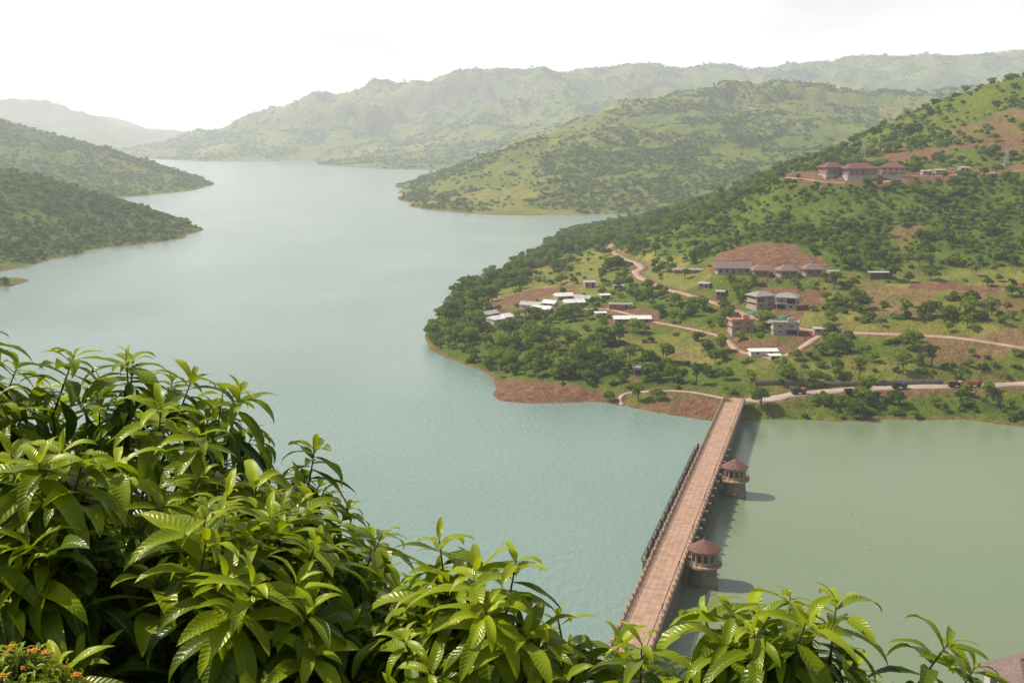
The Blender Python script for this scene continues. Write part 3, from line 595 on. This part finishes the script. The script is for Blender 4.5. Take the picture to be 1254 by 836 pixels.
def intake(px,py):
    w=Vector(Z(px,py,0)); rel=w-org; e=empty('intake_tower',w,math.degrees(math.atan2(u.y,u.x))-90)
    MB().ring(0,0,[(3.3,-12),(3.3,.8),(3.45,.8),(3.45,1.2),(3.1,1.3),(3.0,3.9)],28).obj('base_shaft',M['stone'],e)
    MB().ring(0,0,[(3.0,3.9),(3.95,4.5),(4.1,4.6),(4.1,4.95),(2.9,5.0)],28).obj('balcony_slab',M['ply'],e)
    r=MB() 
    for i in range(20):
        t=2*math.pi*i/20; t2=2*math.pi*(i+1)/20; p=(3.95*math.cos(t),3.95*math.sin(t)); q=(3.95*math.cos(t2),3.95*math.sin(t2))
        r.tube((*p,4.9),(*p,5.9),.06,n=4); r.tube((*p,5.9),(*q,5.9),.06,n=4); r.tube((*p,5.4),(*q,5.4),.04,n=4)
    r.obj('balcony_railing',M['stone'],e)
    MB().ring(0,0,[(2.85,4.97),(2.85,8.1),(3.05,8.2),(3.05,8.5)],28).obj('drum',M['ply'],e)
    wn=MB(); pc=MB()
    def box(mb,ct,st,r0,r1,hw,z0,z1):
        vs=[(rr_*ct-s_*st,rr_*st+s_*ct,z) for z in(z0,z1) for rr_,s_ in((r0,-hw),(r1,-hw),(r1,hw),(r0,hw))]
        mb.add(vs,[(3,2,1,0),(4,5,6,7),(0,1,5,4),(1,2,6,5),(2,3,7,6),(3,0,4,7)])
    for i in range(12):
        t=2*math.pi*(i+.5)/12; box(wn,math.cos(t),math.sin(t),2.7,2.9,.4,5.9,7.6)
        t=2*math.pi*i/12; box(pc,math.cos(t),math.sin(t),2.8,3.03,.14,5.0,8.08)
    wn.obj('windows',M['glass'],e); pc.obj('pilasters',M['ply'],e)
    MB().ring(0,0,[(3.75,8.3),(3.8,8.42),(2.0,9.5),(.25,10.5),(.12,11.0),(.02,11.3)],28).obj('conical_roof',M['roof'],e)
    xr=rel.dot(Vector((u.y,-u.x,0)))
    MB().box(-(xr-3.95),-2.9,-1.1,1.1,4.3,4.85).obj('footbridge_deck',M['ply'],e)
    f=MB()
    for s in(-1,1): f.box(-(xr-3.95),-3.9,s*1.0-.07,s*1.0+.07,4.854,5.8)
    f.obj('footbridge_parapets',M['ply'],e)
intake(899,606); intake(861,714)

def wall_line(name,pts,h,th,mat,dz=-1):
    P=[hit(a_,b_) for a_,b_ in pts]; C=crom([Vector((p.x,p.y,0)) for p in P],6); C=np.array([(q.x,q.y) for q in C]); z=tz(C[:,0],C[:,1]); vs=[];q=[]
    for i in range(len(C)):
        x,y=C[i]; vs+=[(x,y,z[i]+dz),(x,y,z[i]+h),(x,y+th,z[i]+h),(x,y+th,z[i]+dz)]
    for i in range(len(C)-1):
        for j_ in range(4): q.append((i*4+j_,(i+1)*4+j_,(i+1)*4+(j_+1)%4,i*4+(j_+1)%4))
    return np_mesh(name,vs,q,M[mat])
wall_line('retaining_wall',[(925,472),(980,470),(1060,468),(1130,466),(1155,466)],1.9,.6,'stoneD')
wall_line('green_net_fence',[(915,382),(935,387),(960,390),(968,388)],1.2,.05,'net')

for px,py,r_,p_ in[(1043,485,10,'blue'),(1101,478,5,'blue'),(1192,475,0,'red'),(1022,408,-8,'sand'),(978,483,12,'orange'),(1170,475,4,'sand')]:
    q=hit(px,py); q.z=float(tz(np.array([q.x]),np.array([q.y]))[0])+.25
    truck('dump_truck',q,r_,p_)
def mast(px,py,h,w,matn):
    q=hit(px,py); e=empty('lattice_tower',q); m=MB(); c=[(-1,-1),(1,-1),(1,1),(-1,1)]; n=7
    for k in range(n):
        z0,z1=h*k/n,h*(k+1)/n; w0,w1=w*(1-.8*k/n),w*(1-.8*(k+1)/n)
        for i in range(4):
            a_,b_=c[i],c[(i+1)%4]
            m.tube((a_[0]*w0,a_[1]*w0,z0-(1 if k==0 else 0)),(a_[0]*w1,a_[1]*w1,z1),.11,n=4); m.tube((a_[0]*w0,a_[1]*w0,z0),(b_[0]*w1,b_[1]*w1,z1),.07,n=4); m.tube((a_[0]*w1,a_[1]*w1,z1),(b_[0]*w1,b_[1]*w1,z1),.07,n=4)
    for z in(.72,.86): m.tube((-w*1.1,0,h*z),(w*1.1,0,h*z),.1,n=4)
    m.obj('frame',M[matn],e)
mast(1057,194,12,1.4,'grey'); mast(1232,204,11,1.4,'grey')
for px,py in[(1043,628),(1055,640),(1065,673)]:
    e=empty('buoy',Z(px,py,0)); e.scale=(.45,.45,.45); MB().ring(0,0,[(.15,-.3),(.42,-.1),(.42,.2),(.15,.38),(.06,.9),(.02,.95)],12).obj('float',M['orange'],e)
p=Vector(D(1254,818,178)); e=hip_house('shoreside_house',(p.x,p.y,p.z-4.4),9,8,4.0,25,1,'wallw','roof2',2.2)
MB().box(-4.9,4.9,-4.3,4.3,-22,-3.02).obj('stilts_base',M['conc'],e)
# ------------------------------------------------------------------ foreground trees (real leaves)
def leaf_mat():
    m=bpy.data.materials.new('glossy_leaf'); t=nt(m); N=t.nodes; L=t.links
    o=N.new('ShaderNodeOutputMaterial'); b=N.new('ShaderNodeBsdfPrincipled'); b.inputs['Roughness'].default_value=.31; b.inputs['Specular IOR Level'].default_value=.36; b.inputs['Specular Tint'].default_value=(1,.98,.78,1)
    at=N.new('ShaderNodeAttribute'); at.attribute_name='cov'; sx=N.new('ShaderNodeSeparateColor'); L.new(at.outputs['Color'],sx.inputs[0])
    def ramp(f,p0,c0,p1,c1):
        r=N.new('ShaderNodeValToRGB'); L.new(f,r.inputs[0]); e=r.color_ramp.elements; e[0].position=p0; e[0].color=(*c0,1); e[1].position=p1; e[1].color=(*c1,1); return r.outputs[0]
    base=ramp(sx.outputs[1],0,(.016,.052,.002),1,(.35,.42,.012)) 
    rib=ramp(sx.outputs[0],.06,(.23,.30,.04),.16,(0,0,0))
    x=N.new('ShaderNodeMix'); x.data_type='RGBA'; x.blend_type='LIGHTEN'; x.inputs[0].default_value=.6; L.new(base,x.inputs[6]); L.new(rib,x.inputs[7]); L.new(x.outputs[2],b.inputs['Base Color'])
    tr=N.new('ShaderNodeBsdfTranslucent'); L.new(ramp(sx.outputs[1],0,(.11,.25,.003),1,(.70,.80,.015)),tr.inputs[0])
    ms=N.new('ShaderNodeMixShader'); ms.inputs[0].default_value=.28; L.new(b.outputs[0],ms.inputs[1]); L.new(tr.outputs[0],ms.inputs[2]); L.new(ms.outputs[0],o.inputs[0])
    mt=N.new('ShaderNodeMath'); mt.operation='MULTIPLY'; L.new(sx.outputs[2],mt.inputs[0]); mt.inputs[1].default_value=90
    sb=N.new('ShaderNodeMath'); sb.operation='MULTIPLY_ADD'; L.new(sx.outputs[0],sb.inputs[0]); sb.inputs[1].default_value=-9; L.new(mt.outputs[0],sb.inputs[2])
    si=N.new('ShaderNodeMath'); si.operation='SINE'; L.new(sb.outputs[0],si.inputs[0])
    bp=N.new('ShaderNodeBump'); bp.inputs['Strength'].default_value=.25; bp.inputs['Distance'].default_value=.003; L.new(si.outputs[0],bp.inputs['Height']); L.new(bp.outputs[0],b.inputs['Normal'])
    return m
LM=leaf_mat(); NT=7
def build_leaves(PL,r):
    """PL: list of (base3,dir3,up3,len,width,droop,age) -> vertex, colour, quad arrays"""
    n=len(PL); A_=np.array([np.concatenate([p[0],p[1],p[2],p[3:]]) for p in PL])
    pts=A_[:,0:3].copy(); d=A_[:,3:6]; up=A_[:,6:9]; Ln,Wd,dp,age=A_[:,9],A_[:,10],A_[:,11],A_[:,12]
    d=d/np.linalg.norm(d,axis=1)[:,None]; s=np.cross(d,up); s/=np.linalg.norm(s,axis=1)[:,None]+1e-9; nn_=np.cross(s,d)
    tw=r.normal(0,.32,n); wav=r.uniform(0,6,n); side=r.normal(0,.16,n); V=np.zeros((n,NT+1,5,3)); C=np.ones((n,NT+1,5,4))
    for k in range(NT+1):
        t=k/NT; w=Wd*.5*(max(.03,math.sin(math.pi*min(1,(.03+.97*t)**.85)))**.8 if t<1 else .004)
        ss=s*np.cos(tw*t)[:,None]+nn_*np.sin(tw*t)[:,None]; n2_=np.cross(ss,d)
        for j,q in enumerate((-1,-.5,0,.5,1)):
            V[:,k,j]=pts+ss*(w*q)[:,None]+n2_*(abs(q)*w*.30+.14*w*np.sin(wav+t*10+q)*abs(q))[:,None]
            C[:,k,j,0]=abs(q); C[:,k,j,1]=age; C[:,k,j,2]=t
        a=-dp/NT*(.4+1.2*t); ca,sa=np.cos(a)[:,None],np.sin(a)[:,None]
        d,nn_=d*ca+nn_*sa,nn_*ca-d*sa
        b=side/NT; d,s=d*np.cos(b)[:,None]+s*np.sin(b)[:,None],s*np.cos(b)[:,None]-d*np.sin(b)[:,None]
        pts=pts+d*(Ln/NT)[:,None]
    q0=np.array([(k*5+j,k*5+j+1,(k+1)*5+j+1,(k+1)*5+j) for k in range(NT) for j in range(4)])
    Q=(q0[None]+(np.arange(n)*(NT+1)*5)[:,None,None]).reshape(-1,4)
    return V.reshape(-1,3),C.reshape(-1,4),Q
def shoot(tip,axis,r,scale,nleaf,PL,stem):
    ax=np.array(axis,float); ax/=np.linalg.norm(ax); t0=np.cross(ax,[.3,.9,.1]); t0/=np.linalg.norm(t0); t1=np.cross(ax,t0); ln=.24*scale
    ph=r.uniform(0,6.28); tone=r.uniform(-.32,.15)
    for k in range(nleaf):
        if r.random()<.08: continue
        f=k/(nleaf-1); pos=np.array(tip)-ax*ln*(f**1.5)
        a=ph+k*2.39996; el=math.radians(66-84*f**.5+r.normal(0,11))
        rad=t0*math.cos(a)+t1*math.sin(a); d=rad*math.cos(el)+ax*math.sin(el)
        L_=scale*(.10+.14*min(1,f*2.6))*r.uniform(.75,1.18) 
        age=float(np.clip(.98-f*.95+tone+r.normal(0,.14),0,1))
        PL.append((pos+rad*.004,d,ax+np.array([0,0,.6]),L_,L_*r.uniform(.22,.29),math.radians(r.uniform(45,100)),age))
    stem.tube(tip,tuple(np.array(tip)-ax*ln*1.25),.003*scale,.006*scale,5)
    return np.array(tip)-ax*ln*1.25
def leafy_tree(name,blobs,trunk,n,seed,scale=1.0,nleaf=22,surf=.62,up=.75):
    r=np.random.default_rng(seed); PL=[]; st=MB(); e=empty(name,trunk)
    vol=np.array([b[1][0]*b[1][2]*(b[2] if len(b)>2 else 1) for b in blobs]); vol/=vol.sum()
    cents=[Vector(b[0]) for b in blobs]
    fork=Vector(trunk)+Vector((0,0,.55*(min(c_.z for c_ in cents)-trunk[2])))
    st.tube(Vector(trunk)-Vector((0,0,.4)),fork,.11*scale,.08*scale,9)
    for c_ in cents:
        mid=(fork+c_)/2+Vector((r.normal(0,.06),r.normal(0,.06),-.1)); lo=c_-Vector((0,0,.25)); st.tube(fork,mid,.06*scale,.04*scale,7); st.tube(mid,lo,.04*scale,.025*scale,7)
    for k in range(n):
        bi=r.choice(len(blobs),p=vol); c_,R=np.array(blobs[bi][0]),np.array(blobs[bi][1])
        d=r.normal(size=3); d[2]=abs(d[2])-.25*r.random() 
        d/=np.linalg.norm(d); q=r.uniform(.93,1.06) if r.random()<surf else r.uniform(.45,.92)
        tip=c_+d*R*q 
        if any(np.sum(((tip-np.array(b[0]))/np.array(b[1]))**2)<.35 for i_,b in enumerate(blobs) if i_!=bi): continue
        nrm=d/R; nrm/=np.linalg.norm(nrm); ax=nrm*.75+np.array([0,0,up])+r.normal(size=3)*.2
        b0=shoot(tip,ax,r,scale*r.uniform(.8,1.15),nleaf,PL,st)
        mid=Vector(b0)*.5+Vector(c_)*.5-Vector((0,0,.06)); st.tube(b0,mid,.0055*scale,.010*scale,5); st.tube(mid,Vector(c_)-Vector((0,0,.2)),.010*scale,.016*scale,5)
    V,C,Q=build_leaves(PL,r)
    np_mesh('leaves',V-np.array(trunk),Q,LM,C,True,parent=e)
    st.v=[(v[0]-trunk[0],v[1]-trunk[1],v[2]-trunk[2]) for v in st.v]; st.obj('trunk_and_branches',M['bark'],e,True)
    return e
def gz(y,x=0): return 98.0-.62*y-.06*abs(x)
def BL(px,py,dist,rx,ry,rd,wgt=1):
    c_=D(px,py,dist); k=dist/F; return (c_,(rx*k,rd,ry*k*1.05),wgt)
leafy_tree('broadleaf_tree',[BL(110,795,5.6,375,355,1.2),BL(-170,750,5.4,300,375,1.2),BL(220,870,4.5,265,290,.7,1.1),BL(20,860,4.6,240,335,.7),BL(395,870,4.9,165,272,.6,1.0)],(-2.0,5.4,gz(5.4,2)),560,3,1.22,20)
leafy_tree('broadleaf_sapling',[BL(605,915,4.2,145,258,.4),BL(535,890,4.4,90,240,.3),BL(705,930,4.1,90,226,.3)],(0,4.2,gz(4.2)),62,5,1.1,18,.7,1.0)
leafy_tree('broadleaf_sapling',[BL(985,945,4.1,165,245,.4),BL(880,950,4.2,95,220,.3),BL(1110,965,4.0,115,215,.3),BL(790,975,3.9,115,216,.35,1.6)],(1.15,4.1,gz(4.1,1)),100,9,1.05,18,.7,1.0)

def flower_shrub():
    r=np.random.default_rng(4); PL=[]; st=MB(); c_=np.array(D(20,850,3.3)); tr=(c_[0],c_[1],gz(3.3,1.4)); e=empty('flowering_shrub',tr); fl=MB()
    for k in range(90):
        d=r.normal(size=3); d[2]=abs(d[2]); d/=np.linalg.norm(d); tip=c_+d*np.array([.2,.16,.15])*r.uniform(.7,1.1); b0=shoot(tip,d*.6+np.array([0,0,.8])+r.normal(size=3)*.2,r,.28,12,PL,st); st.tube(b0,tuple(c_-np.array([0,0,.2])),.003,.006,4)
        if k%3==0:
            for j_ in range(9):
                a_=j_*2.4; rr_=.0035*math.sqrt(j_); q=tip+np.array([rr_*math.cos(a_)*1.6,rr_*math.sin(a_)*1.6,.012-rr_*.3]); fl.ring(q[0]-tr[0],q[1]-tr[1],[(.001,q[2]-tr[2]-.006),(.0045,q[2]-tr[2]),(.003,q[2]-tr[2]+.001)],6)
    st.tube(tuple(c_-np.array([0,0,.2])),tr,.008,.014,6)
    V,C,Q=build_leaves(PL,r); np_mesh('leaves',V-np.array(tr),Q,LM,C,True,parent=e)
    st.v=[(v[0]-tr[0],v[1]-tr[1],v[2]-tr[2]) for v in st.v]; st.obj('stems',M['bark'],e); fl.obj('orange_flowers',M['flower'],e)
flower_shrub()

# ------------------------------------------------------------------ haze (scattering air over the valley, plus an added glow)
HD=.000125
mb=MB().box(-13900,13900,-2900,15900,-30,620)
hm=bpy.data.materials.new('glowing_haze'); t=nt(hm); N=t.nodes; o=N.new('ShaderNodeOutputMaterial'); vs=N.new('ShaderNodeVolumeScatter'); vs.inputs['Color'].default_value=(.91,.965,1,1); vs.inputs['Density'].default_value=HD; vs.inputs['Anisotropy'].default_value=.4
em=N.new('ShaderNodeEmission'); em.inputs['Color'].default_value=(.91,.97,1,1); em.inputs['Strength'].default_value=HD*.45  # emission added to the air, stands in for multiply scattered light
ad=N.new('ShaderNodeAddShader'); t.links.new(vs.outputs[0],ad.inputs[0]); t.links.new(em.outputs[0],ad.inputs[1]); t.links.new(ad.outputs[0],o.inputs['Volume'])
mb.obj('sky_haze',hm)

# ------------------------------------------------------------------ sky + sun
AZ,EL=-76,48
w=bpy.data.worlds.new('World'); sc.world=w; w.use_nodes=True; t=w.node_tree; N=t.nodes; L=t.links; N.clear()
o=N.new('ShaderNodeOutputWorld'); sky=N.new('ShaderNodeTexSky'); sky.sky_type='NISHITA'; sky.sun_disc=False; sky.sun_elevation=math.radians(EL); sky.sun_rotation=math.radians(AZ); sky.dust_density=3; sky.air_density=1
b1=N.new('ShaderNodeBackground'); b1.inputs[1].default_value=.065; L.new(sky.outputs[0],b1.inputs[0])
b2=N.new('ShaderNodeBackground'); b2.inputs[1].default_value=1.0
tc=N.new('ShaderNodeTexCoord'); sx=N.new('ShaderNodeSeparateXYZ'); L.new(tc.outputs['Generated'],sx.inputs[0])
mp=N.new('ShaderNodeMapping'); mp.inputs['Scale'].default_value=(1,1,3.5); L.new(tc.outputs['Generated'],mp.inputs[0])
no=N.new('ShaderNodeTexNoise'); no.inputs['Scale'].default_value=3.2; no.inputs['Detail'].default_value=7; no.inputs['Roughness'].default_value=.55; L.new(mp.outputs[0],no.inputs['Vector'])
r=N.new('ShaderNodeValToRGB'); L.new(no.outputs['Fac'],r.inputs[0]); r.color_ramp.elements[0].position=.35; r.color_ramp.elements[0].color=(.86,.87,.88,1); r.color_ramp.elements[1].position=.6; r.color_ramp.elements[1].color=(1.25,1.24,1.21,1); L.new(r.outputs[0],b2.inputs[0])
m1=N.new('ShaderNodeMapRange'); L.new(sx.outputs[2],m1.inputs[0]); m1.inputs[1].default_value=.14; m1.inputs[2].default_value=.42; m1.inputs[3].default_value=.97; m1.inputs[4].default_value=.06
ms=N.new('ShaderNodeMixShader'); L.new(m1.outputs[0],ms.inputs[0]); L.new(b1.outputs[0],ms.inputs[1]); L.new(b2.outputs[0],ms.inputs[2]); L.new(ms.outputs[0],o.inputs[0])
sd=bpy.data.lights.new('sun','SUN'); sd.energy=5.0; sd.angle=math.radians(.53); sd.color=(1,.95,.84); so=bpy.data.objects.new('sun',sd); COL.objects.link(so)
dv=Vector((math.sin(math.radians(AZ))*math.cos(math.radians(EL)),math.cos(math.radians(AZ))*math.cos(math.radians(EL)),math.sin(math.radians(EL)))); so.rotation_euler=dv.to_track_quat('Z','Y').to_euler(); so.location=(0,0,300)
# ------------------------------------------------------------------ camera
cd=bpy.data.cameras.new('camera'); cd.lens=40; cd.sensor_width=36; cd.clip_start=.1; cd.clip_end=60000
co=bpy.data.objects.new('camera',cd); co.location=(0,0,H); co.rotation_euler=(math.pi/2-PITCH,0,0); COL.objects.link(co); sc.camera=co
